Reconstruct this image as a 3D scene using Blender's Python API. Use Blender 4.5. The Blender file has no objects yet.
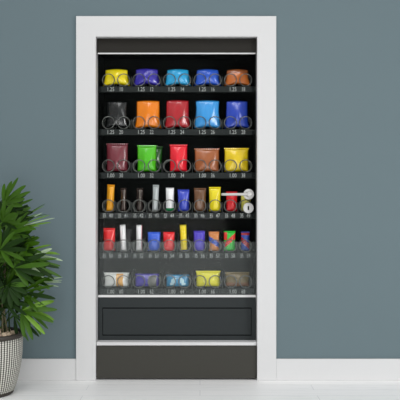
import bpy, bmesh, math, random
from mathutils import Vector, Matrix

random.seed(7)
SC = bpy.context.scene
COL = SC.collection
D, F, CZ = 4.5, 747.0, 1.084          # camera distance from the wall, focal length in px, eye height


def at(px, py, Y):
    s = F / (Y + D)
    return Vector(((px - 200) / s, Y, CZ - (py - 200) / s))


def ax(px, Y):
    return (px - 200) / (F / (Y + D))


def az(py, Y):
    return CZ - (py - 200) / (F / (Y + D))


# ------------------------------------------------------------------ materials
def lin(c):
    return tuple(((v / 255) / 12.92 if v / 255 <= .04045 else ((v / 255 + .055) / 1.055) ** 2.4) for v in c)


MATS = {}


def mat(name, rgb, rough=.5, metal=0.0, spec=.5, noise=0.0, nscale=40.0, bump=0.0):
    """principled material with a faint procedural noise in its colour; rgb is an sRGB triple"""
    if name in MATS:
        return MATS[name]
    m = bpy.data.materials.new(name)
    m.use_nodes = True
    nt = m.node_tree
    b = nt.nodes['Principled BSDF']
    c = lin(rgb)
    b.inputs['Roughness'].default_value = rough
    b.inputs['Metallic'].default_value = metal
    b.inputs['Specular IOR Level'].default_value = spec
    tc = nt.nodes.new('ShaderNodeTexCoord')
    nz = nt.nodes.new('ShaderNodeTexNoise')
    nz.inputs['Scale'].default_value = nscale
    nt.links.new(tc.outputs['Object'], nz.inputs['Vector'])
    mx = nt.nodes.new('ShaderNodeMix')
    mx.data_type = 'RGBA'
    mx.inputs['A'].default_value = tuple(v * (1 - noise) for v in c) + (1,)
    mx.inputs['B'].default_value = tuple(min(1, v * (1 + noise)) for v in c) + (1,)
    nt.links.new(nz.outputs['Fac'], mx.inputs['Factor'])
    nt.links.new(mx.outputs['Result'], b.inputs['Base Color'])
    if bump:
        bp = nt.nodes.new('ShaderNodeBump')
        bp.inputs['Strength'].default_value = bump
        bp.inputs['Distance'].default_value = .01
        nt.links.new(nz.outputs['Fac'], bp.inputs['Height'])
        nt.links.new(bp.outputs['Normal'], b.inputs['Normal'])
    MATS[name] = m
    return m


def floor_mat():
    m = bpy.data.materials.new('whitewashed_planks')
    m.use_nodes = True
    nt = m.node_tree
    N, L = nt.nodes, nt.links
    b = N['Principled BSDF']
    b.inputs['Roughness'].default_value = .45
    b.inputs['Specular IOR Level'].default_value = .3
    tc = N.new('ShaderNodeTexCoord')
    br = N.new('ShaderNodeTexBrick')
    br.inputs['Scale'].default_value = 1
    br.inputs['Brick Width'].default_value = 1.3
    br.inputs['Row Height'].default_value = .12
    br.inputs['Mortar Size'].default_value = .0022
    br.inputs['Mortar Smooth'].default_value = .4
    br.inputs['Color1'].default_value = lin((254, 253, 252)) + (1,)
    br.inputs['Color2'].default_value = lin((250, 250, 249)) + (1,)
    br.inputs['Mortar'].default_value = lin((226, 227, 228)) + (1,)
    L.new(tc.outputs['Object'], br.inputs['Vector'])
    mp = N.new('ShaderNodeMapping')
    mp.inputs['Scale'].default_value = (2.2, 34, 1)
    L.new(tc.outputs['Object'], mp.inputs['Vector'])
    nz = N.new('ShaderNodeTexNoise')
    nz.inputs['Scale'].default_value = 2.0
    nz.inputs['Detail'].default_value = 6
    nz.inputs['Roughness'].default_value = .65
    L.new(mp.outputs['Vector'], nz.inputs['Vector'])
    rp = N.new('ShaderNodeValToRGB')
    rp.color_ramp.elements[0].position = .28
    rp.color_ramp.elements[0].color = (.80, .81, .81, 1)
    rp.color_ramp.elements[1].position = .47
    rp.color_ramp.elements[1].color = (1, 1, 1, 1)
    L.new(nz.outputs['Fac'], rp.inputs['Fac'])
    mx = N.new('ShaderNodeMix')
    mx.data_type = 'RGBA'
    mx.blend_type = 'MULTIPLY'
    mx.inputs['Factor'].default_value = .75
    L.new(br.outputs['Color'], mx.inputs['A'])
    L.new(rp.outputs['Color'], mx.inputs['B'])
    L.new(mx.outputs['Result'], b.inputs['Base Color'])
    return m


def clear_mat(name, alpha, rgb, gloss):
    """see-through sheet: a transparent closure with a little of a grey body and of a sharp reflection"""
    m = bpy.data.materials.new(name)
    m.use_nodes = True
    nt = m.node_tree
    N, L = nt.nodes, nt.links
    N.remove(N['Principled BSDF'])
    out = N['Material Output']
    tr = N.new('ShaderNodeBsdfTransparent')
    df = N.new('ShaderNodeBsdfDiffuse')
    df.inputs['Color'].default_value = lin(rgb) + (1,)
    gl = N.new('ShaderNodeBsdfGlossy')
    gl.inputs['Roughness'].default_value = .05
    m1 = N.new('ShaderNodeMixShader')
    m1.inputs['Fac'].default_value = alpha
    L.new(tr.outputs[0], m1.inputs[1])
    L.new(df.outputs[0], m1.inputs[2])
    m2 = N.new('ShaderNodeMixShader')
    m2.inputs['Fac'].default_value = gloss
    L.new(m1.outputs[0], m2.inputs[1])
    L.new(gl.outputs[0], m2.inputs[2])
    L.new(m2.outputs[0], out.inputs['Surface'])
    return m


def pot_mat():
    m = bpy.data.materials.new('beaded_weave')
    m.use_nodes = True
    nt = m.node_tree
    N, L = nt.nodes, nt.links
    b = N['Principled BSDF']
    b.inputs['Roughness'].default_value = .7
    tc = N.new('ShaderNodeTexCoord')
    sp = N.new('ShaderNodeSeparateXYZ')
    L.new(tc.outputs['Object'], sp.inputs[0])

    def mth(op, a, bb=None):
        n = N.new('ShaderNodeMath')
        n.operation = op
        for i, v in enumerate((a, bb)):
            if v is None:
                continue
            if isinstance(v, (int, float)):
                n.inputs[i].default_value = v
            else:
                L.new(v, n.inputs[i])
        return n.outputs[0]
    ang = mth('ARCTAN2', sp.outputs['Y'], sp.outputs['X'])
    cols = mth('SINE', mth('MULTIPLY', ang, 68))
    rows = mth('SINE', mth('MULTIPLY', sp.outputs['Z'], 2 * math.pi / .0115))
    bead = mth('ADD', mth('MULTIPLY', cols, .62), mth('MULTIPLY', rows, .33))
    fac = mth('ADD', mth('MULTIPLY', bead, .75), .47)
    rp = N.new('ShaderNodeValToRGB')
    e = rp.color_ramp.elements
    e[0].position, e[0].color = .12, lin((66, 64, 58)) + (1,)
    e[1].position, e[1].color = .85, lin((226, 225, 216)) + (1,)
    x = rp.color_ramp.elements.new(.45)
    x.color = lin((132, 130, 121)) + (1,)
    L.new(fac, rp.inputs['Fac'])
    L.new(rp.outputs['Color'], b.inputs['Base Color'])
    bp = N.new('ShaderNodeBump')
    bp.inputs['Strength'].default_value = .5
    bp.inputs['Distance'].default_value = .003
    L.new(fac, bp.inputs['Height'])
    L.new(bp.outputs['Normal'], b.inputs['Normal'])
    return m


WALL = mat('blue_grey_paint', (107, 123, 128), .85, spec=.15, noise=.012, nscale=3)
WHITE = mat('white_lacquer', (219, 219, 219), .45, spec=.3, noise=.004)
FLOOR = floor_mat()
BLACK = mat('black_interior', (20, 24, 23), .8, spec=.1, noise=.1)
FRAME = mat('anthracite_metal', (43, 48, 49), .55, spec=.25, noise=.03)
HEAD = mat('warm_black_panel', (40, 38, 34), .55, spec=.2, noise=.03)
KICK = mat('brown_grey_panel', (66, 65, 60), .6, spec=.2, noise=.03)
GROOVE = mat('shadow_groove', (8, 9, 9), .9, spec=.0)
STRIP = mat('price_strip_plastic', (33, 38, 37), .6, spec=.2, noise=.03)
INK = mat('white_print', (176, 180, 177), .7, spec=.1)
WIRE = mat('grey_coil_wire', (112, 115, 111), .35, metal=.85, spec=.4)
ALU = mat('brushed_aluminium', (222, 222, 221), .4, metal=.1, noise=.02, nscale=120)
STEEL = mat('satin_steel', (200, 199, 196), .4, metal=.15, noise=.02, nscale=80)
ROSE = mat('pale_steel', (226, 225, 223), .4, metal=.15)
GLASS = clear_mat('clear_glass', .0, (200, 200, 200), .002)
GLASS_REFLECTION = clear_mat('glass_painted_reflection', .08, (163, 170, 168), .0015)  # grey body paints the floor's reflection into the lower glass
DIV = mat('divider_metal', (62, 68, 66), .5, metal=.2)


# ------------------------------------------------------------------ mesh helpers
def box(bm, x0, x1, y0, y1, z0, z1, bevel=0.0, mi=0):
    vs = [bm.verts.new((x, y, z)) for x in (x0, x1) for y in (y0, y1) for z in (z0, z1)]
    fs = []
    for q in ((0, 1, 3, 2), (4, 6, 7, 5), (0, 4, 5, 1), (2, 3, 7, 6), (0, 2, 6, 4), (1, 5, 7, 3)):
        f = bm.faces.new([vs[i] for i in q])
        f.material_index = mi
        fs.append(f)
    bmesh.ops.recalc_face_normals(bm, faces=fs)
    if bevel:
        es = list({e for f in fs for e in f.edges})
        bmesh.ops.bevel(bm, geom=es, offset=bevel, segments=2, affect='EDGES', profile=.5)


def lathe(bm, prof, axis='Z', n=48, c=(0, 0, 0), cap=True, mi=0):
    """prof: (radius, height) pairs revolved about the axis through c"""
    rings = []
    c = Vector(c)
    for r, h in prof:
        ring = []
        for k in range(n):
            a = 2 * math.pi * k / n
            u, v = r * math.cos(a), r * math.sin(a)
            p = Vector((u, v, h)) if axis == 'Z' else Vector((u, h, v))
            ring.append(bm.verts.new(c + p))
        rings.append(ring)
    fs = []
    for a, b in zip(rings, rings[1:]):
        for k in range(n):
            fs.append(bm.faces.new((a[k], a[(k + 1) % n], b[(k + 1) % n], b[k])))
    if cap:
        fs.append(bm.faces.new(rings[0][::-1]))
        fs.append(bm.faces.new(rings[-1]))
    for f in fs:
        f.material_index = mi
        f.smooth = True
    bmesh.ops.recalc_face_normals(bm, faces=fs)


def tube(bm, pts, r, n=8, taper=None, mi=0):
    pts = [Vector(p) for p in pts]
    rings = []
    prev = None
    for i, p in enumerate(pts):
        t = (pts[min(i + 1, len(pts) - 1)] - pts[max(i - 1, 0)]).normalized()
        if prev is None:
            prev = Vector((0, 0, 1)) if abs(t.z) < .9 else Vector((1, 0, 0))
        a = (prev - t * prev.dot(t)).normalized()
        prev = a
        b = t.cross(a)
        rr = r if taper is None else r + (taper - r) * i / (len(pts) - 1)
        rings.append([bm.verts.new(p + rr * (math.cos(2 * math.pi * k / n) * a + math.sin(2 * math.pi * k / n) * b)) for k in range(n)])
    fs = []
    for A, B in zip(rings, rings[1:]):
        for k in range(n):
            fs.append(bm.faces.new((A[k], A[(k + 1) % n], B[(k + 1) % n], B[k])))
    fs.append(bm.faces.new(rings[0][::-1]))
    fs.append(bm.faces.new(rings[-1]))
    for f in fs:
        f.smooth = True
        f.material_index = mi
    bmesh.ops.recalc_face_normals(bm, faces=fs)


def obj(name, bm, mats, parent=None, loc=(0, 0, 0)):
    me = bpy.data.meshes.new(name)
    bm.to_mesh(me)
    bm.free()
    for m in (mats if isinstance(mats, (list, tuple)) else [mats]):
        me.materials.append(m)
    o = bpy.data.objects.new(name, me)
    COL.objects.link(o)
    o.parent = parent
    o.location = loc
    return o


def boxobj(name, dims, m, parent=None, bevel=0.0):
    bm = bmesh.new()
    box(bm, *dims, bevel=bevel)
    return obj(name, bm, m, parent)


def tag(o, label=None, cat=None, group=None, kind=None):
    for k, v in (('label', label), ('category', cat), ('group', group), ('kind', kind)):
        if v:
            o[k] = v
    return o


def empty(name, loc=(0, 0, 0)):
    o = bpy.data.objects.new(name, None)
    o.empty_display_size = .1
    COL.objects.link(o)
    o.location = loc
    return o


# ------------------------------------------------------------------ the setting
TOPZ = 2.9
cx0, cx1 = ax(76, -.02), ax(276.3, -.02)          # outer edges of the casing
ctop = az(16, -.02)
ix0, ix1 = ax(95.7, -.02), ax(257.2, -.02)      # inner edges
itop = az(36.6, -.02)
hx0, hx1, htop = ix0 - .03, ix1 + .03, itop + .03   # hole in the wall

bm = bmesh.new()
box(bm, -4.2, hx0, 0, .42, 0, TOPZ)
box(bm, hx1, 4.2, 0, .42, 0, TOPZ)
box(bm, hx0, hx1, 0, .42, htop, TOPZ)
tag(obj('wall_back', bm, WALL), kind='structure')
bm = bmesh.new()
box(bm, -4.2, 4.2, -6.5, .42, -.05, 0)
tag(obj('floor', bm, FLOOR), kind='structure')

# door casing with its jambs (one frame)
bm = bmesh.new()
g = .0015
for side in (0, 1):
    j0, j1 = (ix0 - .028, ix0) if side == 0 else (ix1, ix1 + .028)
    box(bm, j0, j1, -.003, .40, .0005, itop)
prof = [(cx0, .0005), (cx0, ctop), (cx1, ctop), (cx1, .0005), (ix1, .0005), (ix1, itop), (ix0, itop), (ix0, .0005)]
fa = [bm.verts.new((x, -.02, z)) for x, z in prof]
ba = [bm.verts.new((x, -.0005, z)) for x, z in prof]
fs = [bm.faces.new(fa), bm.faces.new(ba[::-1])]
for k in range(8):
    fs.append(bm.faces.new((fa[k], ba[k], ba[(k + 1) % 8], fa[(k + 1) % 8])))
bmesh.ops.recalc_face_normals(bm, faces=fs)
bmesh.ops.bevel(bm, geom=list(fs[0].edges), offset=.0018, segments=2, affect='EDGES', profile=.5)
box(bm, ix0 - .028, ix1 + .028, -.003, .40, itop, itop + .028)
tag(obj('door_1', bm, WHITE), kind='structure')

bz = az(359, -.014)
for nm, a, b in (('baseboard_left', -4.2, cx0 - .0005), ('baseboard_right', cx1 + .0005, 4.2)):
    bm = bmesh.new()
    box(bm, a, b, -.014, -.0005, .0005, bz, bevel=.002)
    tag(obj(nm, bm, WHITE), kind='structure')

# ------------------------------------------------------------------ vending machine, a flat door print built out as a solid
YF = .065                                        # plane of its front
vm = tag(empty('vending_machine_print', (0, 0, 0)),
         'black snack vending machine printed on a white-framed door, built out as a glass-fronted solid with a door lever', 'vending machine')
mx0, mx1 = ix0 + .003, ix1 - .003
mtop = itop - .003
BACKY = .34
gx0, gx1 = ax(98.4, YF), ax(255.6, YF)
gz1, gz0 = az(53.4, YF), az(295, YF)
# cabinet: sides, back, top, bottom around the product space
bm = bmesh.new()
box(bm, mx0, gx0, YF + .012, BACKY, az(341, .03), mtop)
box(bm, gx1, mx1, YF + .012, BACKY, az(341, .03), mtop)
box(bm, gx0, gx1, BACKY - .02, BACKY, az(341, .03), mtop)
box(bm, gx0, gx1, YF + .012, BACKY - .02, gz1 + .01, mtop)
box(bm, gx0, gx1, YF + .012, BACKY - .02, az(341, .03), gz0 - .012)
obj('cabinet', bm, BLACK, vm)
# front frame uprights
YH = .022
boxobj('header_panel', (mx0, mx1, YH, YF + .012, az(53.2, YH), mtop), HEAD, vm, .001)
boxobj('trim_strip', (mx0 + .004, mx1 - .004, YH - .002, YH + .003, az(54.1, YH), az(52.8, YH)), ALU, vm)
for a, b in ((mx0, gx0), (gx1, mx1)):
    boxobj('front_stile', (a, b, YF, YF + .012, az(296.8, YF), az(52.2, YF)), BLACK, vm)
boxobj('trim_strip', (mx0, mx1, YF - .003, YF + .012, az(297.2, YF), gz0), ALU, vm)
# delivery bay
bay = boxobj('delivery_panel', (mx0, mx1, YF, YF + .012, az(341, YF), az(297.3, YF)), FRAME, vm, .001)
fx0, fx1, fz0, fz1 = ax(102.5, YF), ax(251.5, YF), az(335.5, YF), az(307.6, YF)
bm = bmesh.new()
t = .0055
box(bm, fx0, fx1, YF - .001, YF + .002, fz1 - t, fz1)
box(bm, fx0, fx1, YF - .001, YF + .002, fz0, fz0 + t)
box(bm, fx0, fx0 + t * .6, YF - .001, YF + .002, fz0, fz1)
box(bm, fx1 - t * .6, fx1, YF - .001, YF + .002, fz0, fz1)
obj('groove', bm, GROOVE, bay)
boxobj('delivery_flap', (fx0 + t * .6, fx1 - t * .6, YF - .005, YF - .0005, fz0 + t, fz1 - t), FRAME, vm, .001)
YK = .0
boxobj('trim_rail', (ix0 + .002, ix1 - .002, YK - .002, YF + .012, az(345.4, YK), az(342.2, YK)), WHITE, vm, .001)
boxobj('kick_panel', (ix0 + .002, ix1 - .002, YK, YF + .012, .011, az(346, YK)), KICK, vm, .001)
boxobj('plinth', (ix0 + .01, ix1 - .01, YF + .02, BACKY, .0, az(341, YF) - .001), BLACK, vm)

# glass
boxobj('glass_pane', (gx0, gx1, YF + .001, YF + .004, az(242, YF), gz1), GLASS, vm)
tag(boxobj('glass_pane', (gx0, gx1, YF + .001, YF + .004, gz0, az(242, YF)), GLASS_REFLECTION, vm), 'lower glass with a painted grey reflection')


# lever handle and lock
def rosette(px, py, r, prof_d, name, m, parent):
    c = at(px, py, YF)
    bm = bmesh.new()
    lathe(bm, [(r, -.0005), (r, -prof_d + .003), (r - .003, -prof_d)], axis='Y', n=40, c=(c.x, YF, c.z))
    return obj(name, bm, m, parent)


lev = rosette(248.6, 194.3, .0325, .010, 'door_lever', ROSE, vm)
c = at(248.6, 194.3, YF)
bm = bmesh.new()
lathe(bm, [(.019, -.010), (.019, -.013), (.012, -.016), (.012, -.045), (.017, -.048), (.017, -.062), (.013, -.066)], axis='Y', n=32, c=(c.x, YF, c.z))
obj('hub', bm, STEEL, lev)
bm = bmesh.new()
lx = ax(221.5, YF - .055)
pts = [(c.x + .006, YF - .056, c.z), (c.x - .02, YF - .057, c.z), (c.x - .06, YF - .058, c.z - .0005), (lx + .01, YF - .056, c.z - .001), (lx, YF - .052, c.z - .001)]
tube(bm, pts, .0088, n=14, taper=.0078)
obj('handle', bm, STEEL, lev)
lk = rosette(248.3, 208, .0322, .010, 'lock_rosette', ROSE, vm)
c2 = at(248.3, 208, YF)
bm = bmesh.new()
box(bm, c2.x - .0045, c2.x + .0045, YF - .0112, YF - .0095, c2.z - .0125, c2.z + .0125, bevel=.0006)
obj('keyhole', bm, GROOVE, lk)

# trays, coils, price labels
YT = YF + .012                                    # tray front
YR = YT + .011                                    # first coil ring
CX = [108.3 + 15.27 * k for k in range(10)]       # coil centres
ROWS = [80, 122.7, 166, 206, 246, 281.8]
RAD, WR = .0372, .0029
txt_cache = {}


def text_mesh(s):
    cu = bpy.data.curves.new('lettering', 'FONT')
    cu.body = s
    cu.size = .036
    cu.align_x = 'CENTER'
    cu.resolution_u = 2
    o = bpy.data.objects.new('lettering', cu)
    COL.objects.link(o)
    dg = bpy.context.evaluated_depsgraph_get()
    me = bpy.data.meshes.new_from_object(o.evaluated_get(dg))
    bpy.data.objects.remove(o)
    bpy.data.curves.remove(cu)
    return me


def add_text(bm, s, x, y, z, sx):
    me = text_mesh(s)
    n0 = len(bm.verts)
    bm.from_mesh(me)
    bm.verts.ensure_lookup_table()
    for v in list(bm.verts)[n0:]:
        v.co = Vector((x + v.co.x * sx, y, z + v.co.y))
    bpy.data.meshes.remove(me)


def coil_mesh():
    """three flat rings of wire linked along the bottom, origin at the ring's lowest point"""
    pts = []
    ys = [0.0, .068, .136]
    for i, y in enumerate(ys):
        n = 36
        for k in range(n + 1):
            a = -math.pi / 2 + 2 * math.pi * k / n
            pts.append((RAD * math.cos(a), y + .004 * k / n, WR + RAD + RAD * math.sin(a)))
    bm = bmesh.new()
    tube(bm, pts, WR, n=6)
    me = bpy.data.meshes.new('spiral_coil')
    bm.to_mesh(me)
    bm.free()
    me.materials.append(WIRE)
    return me


COIL = coil_mesh()
TRAYZ = []
for r, ry in enumerate(ROWS):
    tz = az(ry, YR) - RAD - WR                    # tray surface
    TRAYZ.append(tz)
    bm = bmesh.new()
    box(bm, gx0, gx1, YT + .003, BACKY - .021, tz - .006, tz)
    box(bm, gx0, gx1, YT + .0005, YT + .003, tz - .038, tz)
    tray = obj('tray', bm, BLACK, vm)
    boxobj('price_strip', (ax(101, YT), ax(252, YT), YT - .0015, YT, tz - .036, tz - .002), STRIP, tray)
    wide = r in (0, 1, 2, 5)
    nslot = 5 if wide else 10
    # dividers between the lanes
    for k in range(1, nslot):
        px = (CX[2 * k - 1] + CX[2 * k]) / 2 if wide else (CX[k - 1] + CX[k]) / 2
        hh = .10 if r == 5 else .062
        boxobj('lane_divider', (ax(px, YT) - .0008, ax(px, YT) + .0008, YT + .005, BACKY - .03, tz + .0002, tz + hh), DIV, tray)
    for k in range(nslot):
        bm, bm2 = bmesh.new(), bmesh.new()
        zt = tz - .0305
        yy = YT - .0022
        if wide:
            pc = (CX[2 * k] + CX[2 * k + 1]) / 2
            price = '1.25' if r < 2 else '1.00'
            code = '%d' % ((r + 1) * 10 + 2 * k)
            add_text(bm, price, ax(pc - 5.3, YT), yy, zt, .76)
            add_text(bm2, code, ax(pc + 5.2, YT), yy, zt, .68)
        else:
            add_text(bm, '35', ax(CX[k] - 3.9, YT), yy, zt, .6)
            add_text(bm2, '%d' % ((r + 1) * 10 + k), ax(CX[k] + 2.7, YT), yy, zt, .68)
        obj('price_label', bm, INK, tray)
        obj('slot_label', bm2, INK, tray)
    for k in range(10):
        o = bpy.data.objects.new('spiral_coil', COIL)
        COL.objects.link(o)
        o.parent = vm
        o.location = (ax(CX[k], YR), YR, tz + .0004)

# ------------------------------------------------------------------ packets, printed on the door but built as solids
YP = YR + .0345                                    # packet centre, between first and second ring


def pouch(name, px0, px1, pyt, row, colors, thick=.024, boxy=2.2, vprof=.5, flare=0.0, lift=0.0, topin=0.0,
          botin=0.0, tilt=0.0, zones=None, seal=True, rough=.24, Y=None, slump=0.0, extra=0.0, round_=.62):
    """a filled film pouch resting on its tray; px0..px1 its width and pyt its top in the photo's frame"""
    Yc = YP if Y is None else Y
    x0, x1 = ax(px0, Yc), ax(px1, Yc)
    zt = az(pyt, Yc)
    zb = TRAYZ[row] + 2 * WR + .0012 + extra
    w, h = (x1 - x0) / 2, zt - zb
    rnd = random.Random(name + str(px0))
    sh = .006 if seal else 0.0                    # height of the crimped seal
    hb = h - sh
    nu, nv = 18, 22
    ph1, ph2, ph3 = (rnd.uniform(0, 6.28) for _ in range(3))
    bm = bmesh.new()

    def P(i, j, s):
        u = -1 + 2 * i / nu
        v = j / nv
        hw = w * (1 - topin * v ** 1.5 - botin * (1 - v) ** 2 + flare * (1 - v) ** 3)
        hw *= 1 - .035 * math.sin(math.pi * v) + .012 * math.sin(9 * v + ph1)
        T = thick * max(0, 1 - abs(u - .12 * (1 - u * u)) ** boxy) ** round_ * max(0, math.sin(math.pi * (.02 + .96 * v ** .9))) ** vprof
        T *= 1 + .10 * math.sin(3.1 * u + 5 * v + ph2) + .06 * math.sin(7 * u - 6 * v + ph3)
        T += .0009 * math.sin(16 * u + ph1) * (abs(v - .5) * 2) ** 3
        if i in (0, nu) or j in (0, nv):
            T = 0
        z = hb * v
        if lift:
            z += lift * (1 - abs(u)) * (1 - v) ** 2
        if slump:
            z -= slump * abs(u) ** 2 * v ** 3
        return Vector((hw * u, s * T, z))
    front = [[None] * (nv + 1) for _ in range(nu + 1)]
    back = [[None] * (nv + 1) for _ in range(nu + 1)]
    for i in range(nu + 1):
        for j in range(nv + 1):
            front[i][j] = bm.verts.new(P(i, j, -1))
            edge = i in (0, nu) or j in (0, nv)
            back[i][j] = front[i][j] if edge else bm.verts.new(P(i, j, .85))
    for grid in (front, back):
        for i in range(nu):
            for j in range(nv):
                try:
                    f = bm.faces.new((grid[i][j], grid[i + 1][j], grid[i + 1][j + 1], grid[i][j + 1]))
                except ValueError:
                    continue
                f.smooth = True
                if zones:
                    f.material_index = zones(-1 + 2 * (i + .5) / nu, (j + .5) / nv)
    bmesh.ops.recalc_face_normals(bm, faces=bm.faces[:])
    colors = [tuple(min(252, int(255 * (v / 255 * 1.06) ** (1.0 if v > 120 else 1.06))) for v in c) for c in colors]
    ms = [mat('film_%d_%d_%d_%d' % (c + (int(rough * 100),)), c, rough, spec=.8, noise=.06, nscale=25) for c in colors]
    o = obj(name, bm, ms, None, ((x0 + x1) / 2, Yc, zb))
    o.rotation_euler = (0, math.radians(tilt), 0)
    if seal:
        bm = bmesh.new()
        wt = w * (1 - topin)
        n = 22
        top, bot, tb, bb = [], [], [], []
        for k in range(n + 1):
            u = -1 + 2 * k / n
            y = .0012 * (1 if k % 2 else -1)
            zz = hb - slump * u * u
            top.append(bm.verts.new((wt * u * 1.02, y - .0004, zz + sh)))
            bot.append(bm.verts.new((wt * u, y - .0004, zz - .001)))
            tb.append(bm.verts.new((wt * u * 1.02, y + .0006, zz + sh)))
            bb.append(bm.verts.new((wt * u, y + .0006, zz - .001)))
        for k in range(n):
            bm.faces.new((bot[k], bot[k + 1], top[k + 1], top[k]))
            bm.faces.new((bb[k + 1], bb[k], tb[k], tb[k + 1]))
            bm.faces.new((top[k], top[k + 1], tb[k + 1], tb[k]))
        obj('seal', bm, ms[0], o)
    return o


def item(o, label, cat, group):
    return tag(o, label, cat, group)


G1, G2, G3, G4, G5, G6 = ('snack bags on the top tray', 'tall snack bags on the second tray', 'snack bags on the third tray',
                          'bars on the fourth tray', 'bars on the fifth tray', 'snack packs on the bottom tray')
# --- row 1: short bags
b1 = dict(row=0, round_=.9, boxy=2.0, thick=.025, lift=.014, topin=.13, flare=.12, seal=False, slump=.008)
item(pouch('snack_bag', 104, 129, 69, colors=[(238, 216, 24)], **b1), 'short bright yellow snack bag at the left end of the top tray', 'snack bag', G1)
item(pouch('snack_bag', 134.4, 159.3, 68.5, colors=[(66, 58, 168)], **b1), 'short violet-blue snack bag on the top tray, beside the yellow one', 'snack bag', G1)
item(pouch('snack_bag', 165.5, 190, 69, colors=[(50, 168, 222)], **b1), 'short sky blue snack bag in the middle of the top tray', 'snack bag', G1)
item(pouch('snack_bag', 195.2, 219.8, 69, colors=[(48, 96, 200)], **b1), 'short royal blue snack bag on the top tray, beside the orange-brown one', 'snack bag', G1)
item(pouch('snack_bag', 225.4, 249.4, 69, colors=[(196, 112, 48), (152, 90, 46)], zones=lambda u, v: 1 if v > .72 else 0, **b1),
     'short orange-brown snack bag at the right end of the top tray', 'snack bag', G1)
# --- row 2: tall bags
b2 = dict(row=1, thick=.026, lift=.010, flare=.15, topin=.03, round_=.9, boxy=2.0, seal=False, slump=.005, vprof=.38)
item(pouch('snack_bag', 106, 127.5, 101, colors=[(24, 27, 27)], rough=.25, **b2), 'tall black snack bag at the left end of the second tray', 'snack bag', G2)
item(pouch('snack_bag', 136.3, 159.8, 100.5, colors=[(232, 128, 18)], **b2), 'tall bright orange snack bag on the second tray', 'snack bag', G2)
item(pouch('snack_bag', 166, 189, 100, colors=[(172, 38, 46)], **b2), 'tall dark red snack bag in the middle of the second tray', 'snack bag', G2)
item(pouch('snack_bag', 195.5, 219.3, 100.3, colors=[(62, 150, 218)], **b2), 'tall light blue snack bag on the second tray, beside the deep blue one', 'snack bag', G2)
item(pouch('snack_bag', 225.8, 248, 100.8, colors=[(44, 74, 176)], **b2), 'tall deep blue snack bag at the right end of the second tray', 'snack bag', G2)
# --- row 3
b3 = dict(row=2, thick=.026, boxy=2.1, round_=.9, vprof=.4)
item(pouch('snack_bag', 106.5, 128, 143.5, colors=[(120, 52, 62)], tilt=0, **b3), 'maroon snack bag at the left end of the third tray', 'snack bag', G3)
item(pouch('snack_bag', 137.3, 156.5, 145.3, colors=[(84, 186, 30)], **b3), 'bright green snack bag on the third tray', 'snack bag', G3)
item(pouch('snack_bag', 145, 161.5, 146, row=2, colors=[(34, 92, 26)], thick=.02, Y=YP + .066, tilt=3), 'dark green snack bag standing behind the bright green one', 'snack bag', G3)
item(pouch('snack_bag', 169.8, 187.3, 144.6, colors=[(228, 34, 52)], **b3), 'narrow bright red snack bag in the middle of the third tray', 'snack bag', G3)
item(pouch('snack_bag', 194.5, 219.3, 148.5, colors=[(160, 98, 58)], **b3), 'tan brown snack bag on the third tray beside the yellow bag', 'snack bag', G3)
item(pouch('snack_bag', 224.3, 248.6, 148, colors=[(226, 196, 32)], **b3), 'golden yellow snack bag at the right end of the third tray', 'snack bag', G3)
# --- row 4: bars
b4 = dict(row=3, thick=.018, boxy=2.2, round_=.85)
item(pouch('snack_bar', 106.2, 113.6, 184.6, colors=[(244, 166, 40)], tilt=2.5, **b4), 'slim orange-yellow bar at the left end of the fourth tray', 'snack bar', G4)
item(pouch('snack_bar', 120.6, 126.4, 188, colors=[(64, 50, 44), (120, 112, 104)], zones=lambda u, v: 1 if .25 < u < .6 else 0, **b4),
     'slim dark brown bar beside the orange-yellow bar on the fourth tray', 'snack bar', G4)
item(pouch('snack_bar', 136.6, 143.2, 188, colors=[(56, 46, 42), (104, 96, 88)], zones=lambda u, v: 1 if -.1 < u < .2 else 0, **b4),
     'slim dark brown bar beside the silver bar on the fourth tray', 'snack bar', G4)
item(pouch('snack_bar', 152.2, 158.3, 184.8, colors=[(182, 188, 188)], rough=.35, tilt=1.5, **b4), 'slim silver-grey bar on the fourth tray', 'snack bar', G4)
item(pouch('snack_bar', 165.8, 174, 187.6, colors=[(244, 248, 246), (38, 140, 84)], zones=lambda u, v: 1 if v < .14 else 0, seal=False, **b4),
     'white bar with a green foot on the fourth tray', 'snack bar', G4)
item(pouch('snack_bar', 177.8, 189.2, 189.6, colors=[(62, 78, 186)], **b4), 'wide blue bar in the middle of the fourth tray', 'snack bar', G4)
item(pouch('snack_bar', 194, 206, 188, colors=[(112, 78, 52)], **b4), 'wide chocolate brown bar on the fourth tray', 'snack bar', G4)
item(pouch('snack_bar', 209, 220.6, 187, colors=[(242, 218, 38)], **b4), 'wide yellow bar on the fourth tray beside the lever tip', 'snack bar', G4)
item(pouch('snack_bar', 226.2, 237.2, 191.6, colors=[(208, 36, 44)], **b4), 'red bar behind the lever on the fourth tray', 'snack bar', G4)
item(pouch('snack_bar', 241, 251, 193, colors=[(206, 200, 96)], **b4), 'pale yellow bar half hidden behind the round lock on the fourth tray', 'snack bar', G4)
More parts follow.
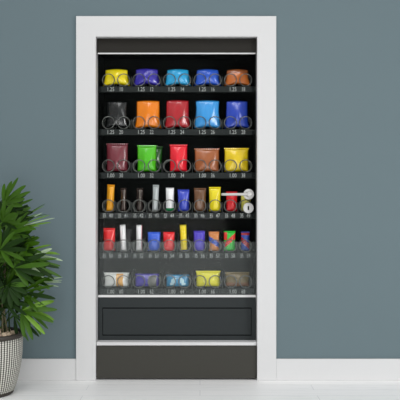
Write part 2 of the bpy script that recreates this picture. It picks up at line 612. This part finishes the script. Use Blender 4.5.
# --- row 5
b5 = dict(row=4, thick=.018, boxy=2.2, round_=.85)
item(pouch('snack_bar', 103.4, 115.2, 228, colors=[(216, 36, 38)], **b5), 'wide red bar at the left end of the fifth tray', 'snack bar', G5)
item(pouch('snack_bar', 120.8, 126.6, 224.6, colors=[(250, 251, 251)], tilt=-2.5, seal=False, **b5), 'slim leaning white bar beside the red bar at the left of the fifth tray', 'snack bar', G5)
item(pouch('snack_bar', 124.5, 130.5, 229, row=4, colors=[(74, 76, 78)], thick=.014, Y=YP + .066, tilt=3, seal=False), 'dark grey bar standing behind the leaning white bar', 'snack bar', G5)
item(pouch('snack_bar', 136.2, 142.2, 224.8, colors=[(250, 250, 251), (190, 120, 128)], zones=lambda u, v: 1 if u > .8 else 0, seal=False, **b5),
     'slim upright white bar beside the blue bar on the fifth tray', 'snack bar', G5)
item(pouch('snack_bar', 147.8, 160.4, 232, colors=[(48, 96, 206)], **b5), 'wide blue bar on the fifth tray between white and red bars', 'snack bar', G5)
item(pouch('snack_bar', 163.2, 174.6, 232, colors=[(222, 32, 40)], **b5), 'wide red bar on the fifth tray beside the blue bar', 'snack bar', G5)
item(pouch('snack_bar', 180.8, 187.4, 224.6, colors=[(240, 214, 36), (52, 88, 168)], zones=lambda u, v: 1 if v < .06 else 0, tilt=-2.5, seal=False, **b5),
     'slim leaning yellow bar in the middle of the fifth tray', 'snack bar', G5)
item(pouch('snack_bar', 193.6, 205, 230.8, colors=[(78, 62, 184)], **b5), 'violet-blue bar on the fifth tray', 'snack bar', G5)
item(pouch('snack_bar', 208.8, 219.2, 231.6, colors=[(200, 128, 72), (58, 90, 180)], zones=lambda u, v: 1 if abs(v - .5 + .18 * u) < .14 else 0, **b5),
     'light brown bar with a blue band on the fifth tray', 'snack bar', G5)
item(pouch('snack_bar', 223.8, 235.4, 231, colors=[(52, 186, 66), (216, 60, 48)], zones=lambda u, v: 1 if (abs(v - .55 - .25 * u) < .15 or (u < -.4 and v > .6)) else 0, **b5),
     'green and red bar on the fifth tray below the lock', 'snack bar', G5)
item(pouch('snack_bar', 241, 249.5, 231.6, colors=[(48, 84, 172), (172, 48, 60)], zones=lambda u, v: 1 if (abs(v - .45 + .2 * u) < .15 or v > .88) else 0, **b5),
     'blue and dark red bar at the right end of the fifth tray', 'snack bar', G5)
# --- row 6
b6 = dict(row=5, thick=.025, boxy=2.2, round_=.9)
item(pouch('snack_pack', 104, 129, 272.6, colors=[(232, 234, 230), (226, 170, 92)], zones=lambda u, v: 1 if (.0 < u < .55) else 0, **b6),
     'white pack with an orange patch at the left end of the bottom tray', 'snack pack', G6)
item(pouch('snack_pack', 135, 159.6, 273.6, colors=[(78, 66, 170), (96, 98, 92)], zones=lambda u, v: 1 if (.12 < u < .75 and v < .8) else 0, seal=False, **b6),
     'violet pack with a grey patch on the bottom tray', 'snack pack', G6)
item(pouch('snack_pack', 166, 189.5, 274.6, colors=[(44, 140, 186), (190, 228, 240)], zones=lambda u, v: 1 if (abs(abs(u) - .45 + .35 * (v - .3)) < .16 and .15 < v < .75) else 0, seal=False, **b6),  # pale zone paints highlights onto the blue film
     'blue pack with painted white highlights in the middle of the bottom tray', 'snack pack', G6)
item(pouch('snack_pack', 196, 220.4, 270.8, colors=[(232, 226, 40)], **b6), 'lemon yellow pack on the bottom tray', 'snack pack', G6)
item(pouch('snack_pack', 225, 249.5, 272, colors=[(120, 104, 62), (126, 88, 52)], zones=lambda u, v: 1 if v < .3 else 0, **b6),
     'dull olive brown pack at the right end of the bottom tray', 'snack pack', G6)

# ------------------------------------------------------------------ potted palm
PC = Vector((ax(-10.5, -.31), -.31, 0))
palm = tag(empty('potted_palm', PC), 'leafy green palm in a grey beaded pot on the white floor', 'potted plant')
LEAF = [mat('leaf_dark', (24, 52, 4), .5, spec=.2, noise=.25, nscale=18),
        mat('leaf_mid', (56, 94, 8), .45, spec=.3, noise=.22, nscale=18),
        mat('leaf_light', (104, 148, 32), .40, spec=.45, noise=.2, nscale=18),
        mat('leaf_painted_sheen', (172, 194, 158), .38, spec=.5, noise=.15, nscale=18)]  # palest tone paints light reflected off the thin leaflets
CANE = mat('palm_cane', (96, 92, 62), .7, noise=.3, nscale=30, bump=.4)
RIM = mat('dark_brown_rim', (52, 46, 40), .55, noise=.08)
SOIL = mat('stone_chips', (196, 176, 152), .85, noise=.25, nscale=60)
EARTH = mat('dark_soil', (52, 42, 34), .95, noise=.3, nscale=60)

bm = bmesh.new()
lathe(bm, [(.118, .012), (.136, .02), (.150, .055), (.164, .11), (.175, .17), (.181, .23), (.183, .29), (.184, .322), (.172, .322), (.166, .29)], n=96)
pot = obj('pot', bm, pot_mat(), palm)
bm = bmesh.new()
lathe(bm, [(.184, .318), (.190, .321), (.191, .338), (.188, .343), (.174, .343), (.170, .336), (.170, .318)], n=96, cap=False)
obj('rim', bm, RIM, pot)
bm = bmesh.new()
lathe(bm, [(.112, .0), (.126, .0), (.132, .006), (.134, .0185), (.112, .0185)], n=96, cap=False)
obj('foot', bm, RIM, pot)
bm = bmesh.new()
lathe(bm, [(.168, .295), (.168, .318), (.10, .326), (.01, .330)], n=48)
obj('soil', bm, EARTH, palm)
bm = bmesh.new()
rs = random.Random(3)
for k in range(150):
    a, rr = rs.uniform(0, 6.28), .155 * math.sqrt(rs.random())
    s = rs.uniform(.010, .021)
    M = Matrix.Translation((rr * math.cos(a), rr * math.sin(a), .331 + rs.uniform(0, .014))) @ \
        Matrix.Rotation(rs.uniform(0, 6), 4, Vector((rs.random(), rs.random(), rs.random() + .1)).normalized()) @ \
        Matrix.Diagonal((s, s * rs.uniform(.5, .9), s * rs.uniform(.4, .7), 1))
    bmesh.ops.create_icosphere(bm, subdivisions=1, radius=1, matrix=M)
tag(obj('stone_chips', bm, SOIL, palm), kind='stuff')


def leaflet(bm, p, d, up, L, W, droop, mi, rnd):
    """a folded strap leaf with a narrow foot and a blunt tip"""
    d = d.normalized()
    side = d.cross(up).normalized()
    up = side.cross(d).normalized()
    prof = [(0, .16), (.12, .42), (.3, .82), (.5, 1.0), (.7, .98), (.86, .78), (.96, .44), (1.0, .12)]
    rows = []
    for t, w in prof:
        q = p + d * (L * t) + Vector((0, 0, -1)) * (droop * L * t * t)
        hw = W * .5 * w
        fold = up * (hw * .35)
        tri = [q - side * hw + fold, q, q + side * hw + fold]
        out = []
        for v in tri:
            wy = PC.y + v.y
            if wy > -.03:
                v = Vector((v.x, -.03 - PC.y - .15 * min(.1, wy + .03), v.z))
            out.append(bm.verts.new(v))
        rows.append(out)
    for A, B in zip(rows, rows[1:]):
        for k in (0, 1):
            f = bm.faces.new((A[k], A[k + 1], B[k + 1], B[k]))
            f.smooth = True
            f.material_index = mi


def frond(base, hubp, n, L, W, spread, normal, droop, tone, seed, axis=None):
    """petiole from the cane to the hub and a fan of leaflets there; all in the palm's own space"""
    rnd = random.Random(seed)
    base, hubp = Vector(base), Vector(hubp)
    axis = (hubp - base).normalized() if axis is None else Vector(axis).normalized()
    normal = Vector(normal).normalized()
    bm = bmesh.new()
    mid = (base + hubp) / 2 + Vector((0, 0, .12 * (hubp - base).length))
    pts = []
    for k in range(6):
        t = k / 5
        pts.append(base * (1 - t) ** 2 + mid * 2 * t * (1 - t) + hubp * t * t)
    tube(bm, pts, .0036, n=6, taper=.0026, mi=1)
    axis = (axis + Vector((0, 0, rnd.uniform(-.1, .1)))).normalized()
    nrm = (normal - axis * normal.dot(axis)).normalized()
    for k in range(n):
        a = math.radians(spread) * (-.5 + k / (n - 1)) + rnd.uniform(-.06, .06)
        d = Matrix.Rotation(a, 3, nrm) @ axis
        edge = abs(-.5 + k / (n - 1)) * 2
        mi = tone[rnd.randrange(len(tone))]
        leaflet(bm, hubp + d * .004, (d + nrm * rnd.uniform(-.16, .16)), nrm, L * (1 - .28 * edge ** 2) * rnd.uniform(.88, 1.08),
                W * rnd.uniform(.8, 1.15), droop * rnd.uniform(.6, 1.3), mi, rnd)
    return obj('frond', bm, LEAF, palm)


# canes
canes = []
for (bx, by, tx, ty, h) in ((.03, -.02, .05, -.04, .92), (-.05, .03, -.07, .05, 1.02), (.06, .05, .08, .03, .74), (-.02, -.07, -.03, -.10, .70), (-.08, -.04, -.13, -.06, .82)):
    bm = bmesh.new()
    pts = [(bx + (tx - bx) * t, by + (ty - by) * t + .008 * math.sin(5 * t), .325 + (h - .325) * t) for t in [k / 8 for k in range(9)]]
    tube(bm, pts, .011, n=10, taper=.007)
    obj('cane', bm, CANE, palm)
    canes.append((Vector((bx, by, .325)), Vector((tx, ty, h))))


rc = random.Random(9)
for k in range(11):                               # thin young stems rising round the canes
    a = rc.uniform(-1.2, 1.0) if k < 8 else rc.uniform(1.5, 4.5)
    r0, r1 = rc.uniform(.05, .13), rc.uniform(.06, .17)
    bm = bmesh.new()
    h = rc.uniform(.45, .62)
    tube(bm, [(r0 * math.cos(a) + (r1 - r0) * math.cos(a) * t * t, (r0 * math.sin(a) + (r1 - r0) * math.sin(a) * t * t) * .8 - .01, .325 + (h - .325) * t) for t in [q / 6 for q in range(7)]], .005, n=8, taper=.003)
    obj('stem', bm, LEAF[0] if k % 2 else CANE, palm)


def on_cane(i, z):
    a, b = canes[i]
    t = (z - a.z) / (b.z - a.z)
    t = max(0, min(1, t))
    return a + (b - a) * t


def pf(px, py, dy):
    """photo position at a depth dy from the pot's axis, in the palm's own space"""
    return at(px, py, PC.y + dy) - PC


# fronds on the photographed side: hub px, hub py, depth, cane, leaflets, length, width, spread, normal, droop, tones
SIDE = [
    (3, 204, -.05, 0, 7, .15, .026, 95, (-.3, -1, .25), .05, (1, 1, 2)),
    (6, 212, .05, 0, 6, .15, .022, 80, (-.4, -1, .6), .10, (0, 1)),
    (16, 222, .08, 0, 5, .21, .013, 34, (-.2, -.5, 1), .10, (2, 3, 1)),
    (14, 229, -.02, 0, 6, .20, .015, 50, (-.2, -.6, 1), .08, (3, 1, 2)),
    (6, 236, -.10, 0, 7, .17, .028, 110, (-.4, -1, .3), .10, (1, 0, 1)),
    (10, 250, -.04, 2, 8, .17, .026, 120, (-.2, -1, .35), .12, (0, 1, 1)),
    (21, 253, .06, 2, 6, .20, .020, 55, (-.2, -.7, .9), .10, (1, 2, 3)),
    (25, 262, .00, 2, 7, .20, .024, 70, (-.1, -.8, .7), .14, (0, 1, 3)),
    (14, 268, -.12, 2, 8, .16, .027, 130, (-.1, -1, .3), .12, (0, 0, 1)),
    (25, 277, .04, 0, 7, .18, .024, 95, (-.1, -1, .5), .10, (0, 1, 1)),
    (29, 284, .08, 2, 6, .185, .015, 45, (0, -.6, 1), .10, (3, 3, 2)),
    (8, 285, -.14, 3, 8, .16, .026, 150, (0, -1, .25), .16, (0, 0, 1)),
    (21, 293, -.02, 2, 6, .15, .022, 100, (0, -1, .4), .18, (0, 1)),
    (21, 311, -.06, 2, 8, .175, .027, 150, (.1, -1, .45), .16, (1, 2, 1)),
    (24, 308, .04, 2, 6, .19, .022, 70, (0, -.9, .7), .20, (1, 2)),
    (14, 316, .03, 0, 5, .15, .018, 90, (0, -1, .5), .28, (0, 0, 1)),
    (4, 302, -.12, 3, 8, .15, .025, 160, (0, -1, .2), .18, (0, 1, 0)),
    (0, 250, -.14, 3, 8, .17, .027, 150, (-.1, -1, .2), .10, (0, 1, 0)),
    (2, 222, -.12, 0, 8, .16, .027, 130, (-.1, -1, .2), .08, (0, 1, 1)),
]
TIPS = [(24, 184), (29, 196), (46, 206), (53, 221), (31, 222), (41, 242), (62, 258), (61, 266), (45, 258), (55, 272),
        (62, 284), (20, 302), (54, 291), (54, 313), (49, 325), (36, 333), None, None, None]
for i, (px, py, dy, ci, n, L, W, spd, nr, dr, tone) in enumerate(SIDE):
    hub = pf(px, py, dy)
    b = on_cane(ci, hub.z - .10)
    axis = None
    if TIPS[i]:                                   # the fan points from its hub to this tip
        axis = pf(TIPS[i][0], TIPS[i][1], dy - .01) - hub
        L = axis.length * 1.04
        dr *= .5
        axis.z += .06 * L
    frond(b, hub, n, L, W, spd, nr, dr, tone, 100 + i, axis)
rq = random.Random(5)
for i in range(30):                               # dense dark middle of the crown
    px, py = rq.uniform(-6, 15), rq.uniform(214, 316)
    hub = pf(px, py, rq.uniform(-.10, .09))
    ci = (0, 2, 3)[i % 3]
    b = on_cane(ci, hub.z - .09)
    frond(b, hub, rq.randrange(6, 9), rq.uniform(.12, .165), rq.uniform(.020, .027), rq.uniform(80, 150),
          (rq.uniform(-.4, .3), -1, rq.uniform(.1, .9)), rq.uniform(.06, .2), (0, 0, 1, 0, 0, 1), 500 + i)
# the rest of the crown, round the canes
rr = random.Random(21)
for i in range(22):
    ci = rr.choice((1, 1, 3, 4, 4, 0))
    a = rr.uniform(1.7, 4.9) if i < 15 else rr.uniform(0, 6.28)
    z = rr.uniform(.5, .98)
    b = on_cane(ci, z - .08)
    rad = rr.uniform(.06, .15)
    hub = b + Vector((rad * math.cos(a), rad * math.sin(a) * .6 - .02, .09))
    frond(b, hub, rr.randrange(6, 9), rr.uniform(.14, .19), rr.uniform(.022, .028), rr.uniform(90, 150),
          (.5 * math.cos(a), .5 * math.sin(a) - .5, .8), rr.uniform(.08, .2), (0, 1, 0, 1, 2), 300 + i)

# ------------------------------------------------------------------ light, world, camera
w = bpy.data.worlds.new('room_fill')
SC.world = w
w.use_nodes = True
nt = w.node_tree
bg = nt.nodes['Background']
bg.inputs['Color'].default_value = (.98, .99, 1.0, 1)
tc = nt.nodes.new('ShaderNodeTexCoord')           # a bright ceiling-like upper half, dimmer at eye height
sp = nt.nodes.new('ShaderNodeSeparateXYZ')
nt.links.new(tc.outputs['Generated'], sp.inputs[0])
mr = nt.nodes.new('ShaderNodeMapRange')
mr.inputs['From Min'].default_value = -.1
mr.inputs['From Max'].default_value = 1
mr.inputs['To Min'].default_value = .165
mr.inputs['To Max'].default_value = .86
nt.links.new(sp.outputs['Z'], mr.inputs['Value'])
nt.links.new(mr.outputs['Result'], bg.inputs['Strength'])


def area(name, loc, target, size, power, color=(1, 1, 1)):
    l = bpy.data.lights.new(name, 'AREA')
    l.shape = 'RECTANGLE'
    l.size, l.size_y = size
    l.energy = power
    l.color = color
    o = bpy.data.objects.new(name, l)
    COL.objects.link(o)
    o.location = loc
    o.rotation_euler = (Vector(target) - Vector(loc)).to_track_quat('-Z', 'Y').to_euler()
    return o


area('window_light', (3.7, -4.3, 1.5), (0.0, 0, .6), (1.1, 1.5), 86)
area('low_fill', (-.5, -3.9, .55), (-.8, 0, .35), (1.6, .8), 17)  # added fill for the dark lower left wall, no real source there
area('room_fill', (-.6, -3.2, 4.6), (0, -.6, 0), (2.5, 2.0), 58)  # added overhead fill that brightens the floor, no known fixture

cam = bpy.data.cameras.new('camera')
cam.sensor_width = 36
cam.lens = 36 * F / 400
co = bpy.data.objects.new('camera', cam)
COL.objects.link(co)
co.location = (0, -D, CZ)
co.rotation_euler = (math.pi / 2, 0, 0)
SC.camera = co
SC.view_settings.view_transform = 'Standard'
SC.view_settings.look = 'None'
SC.cycles.transparent_max_bounces = 16
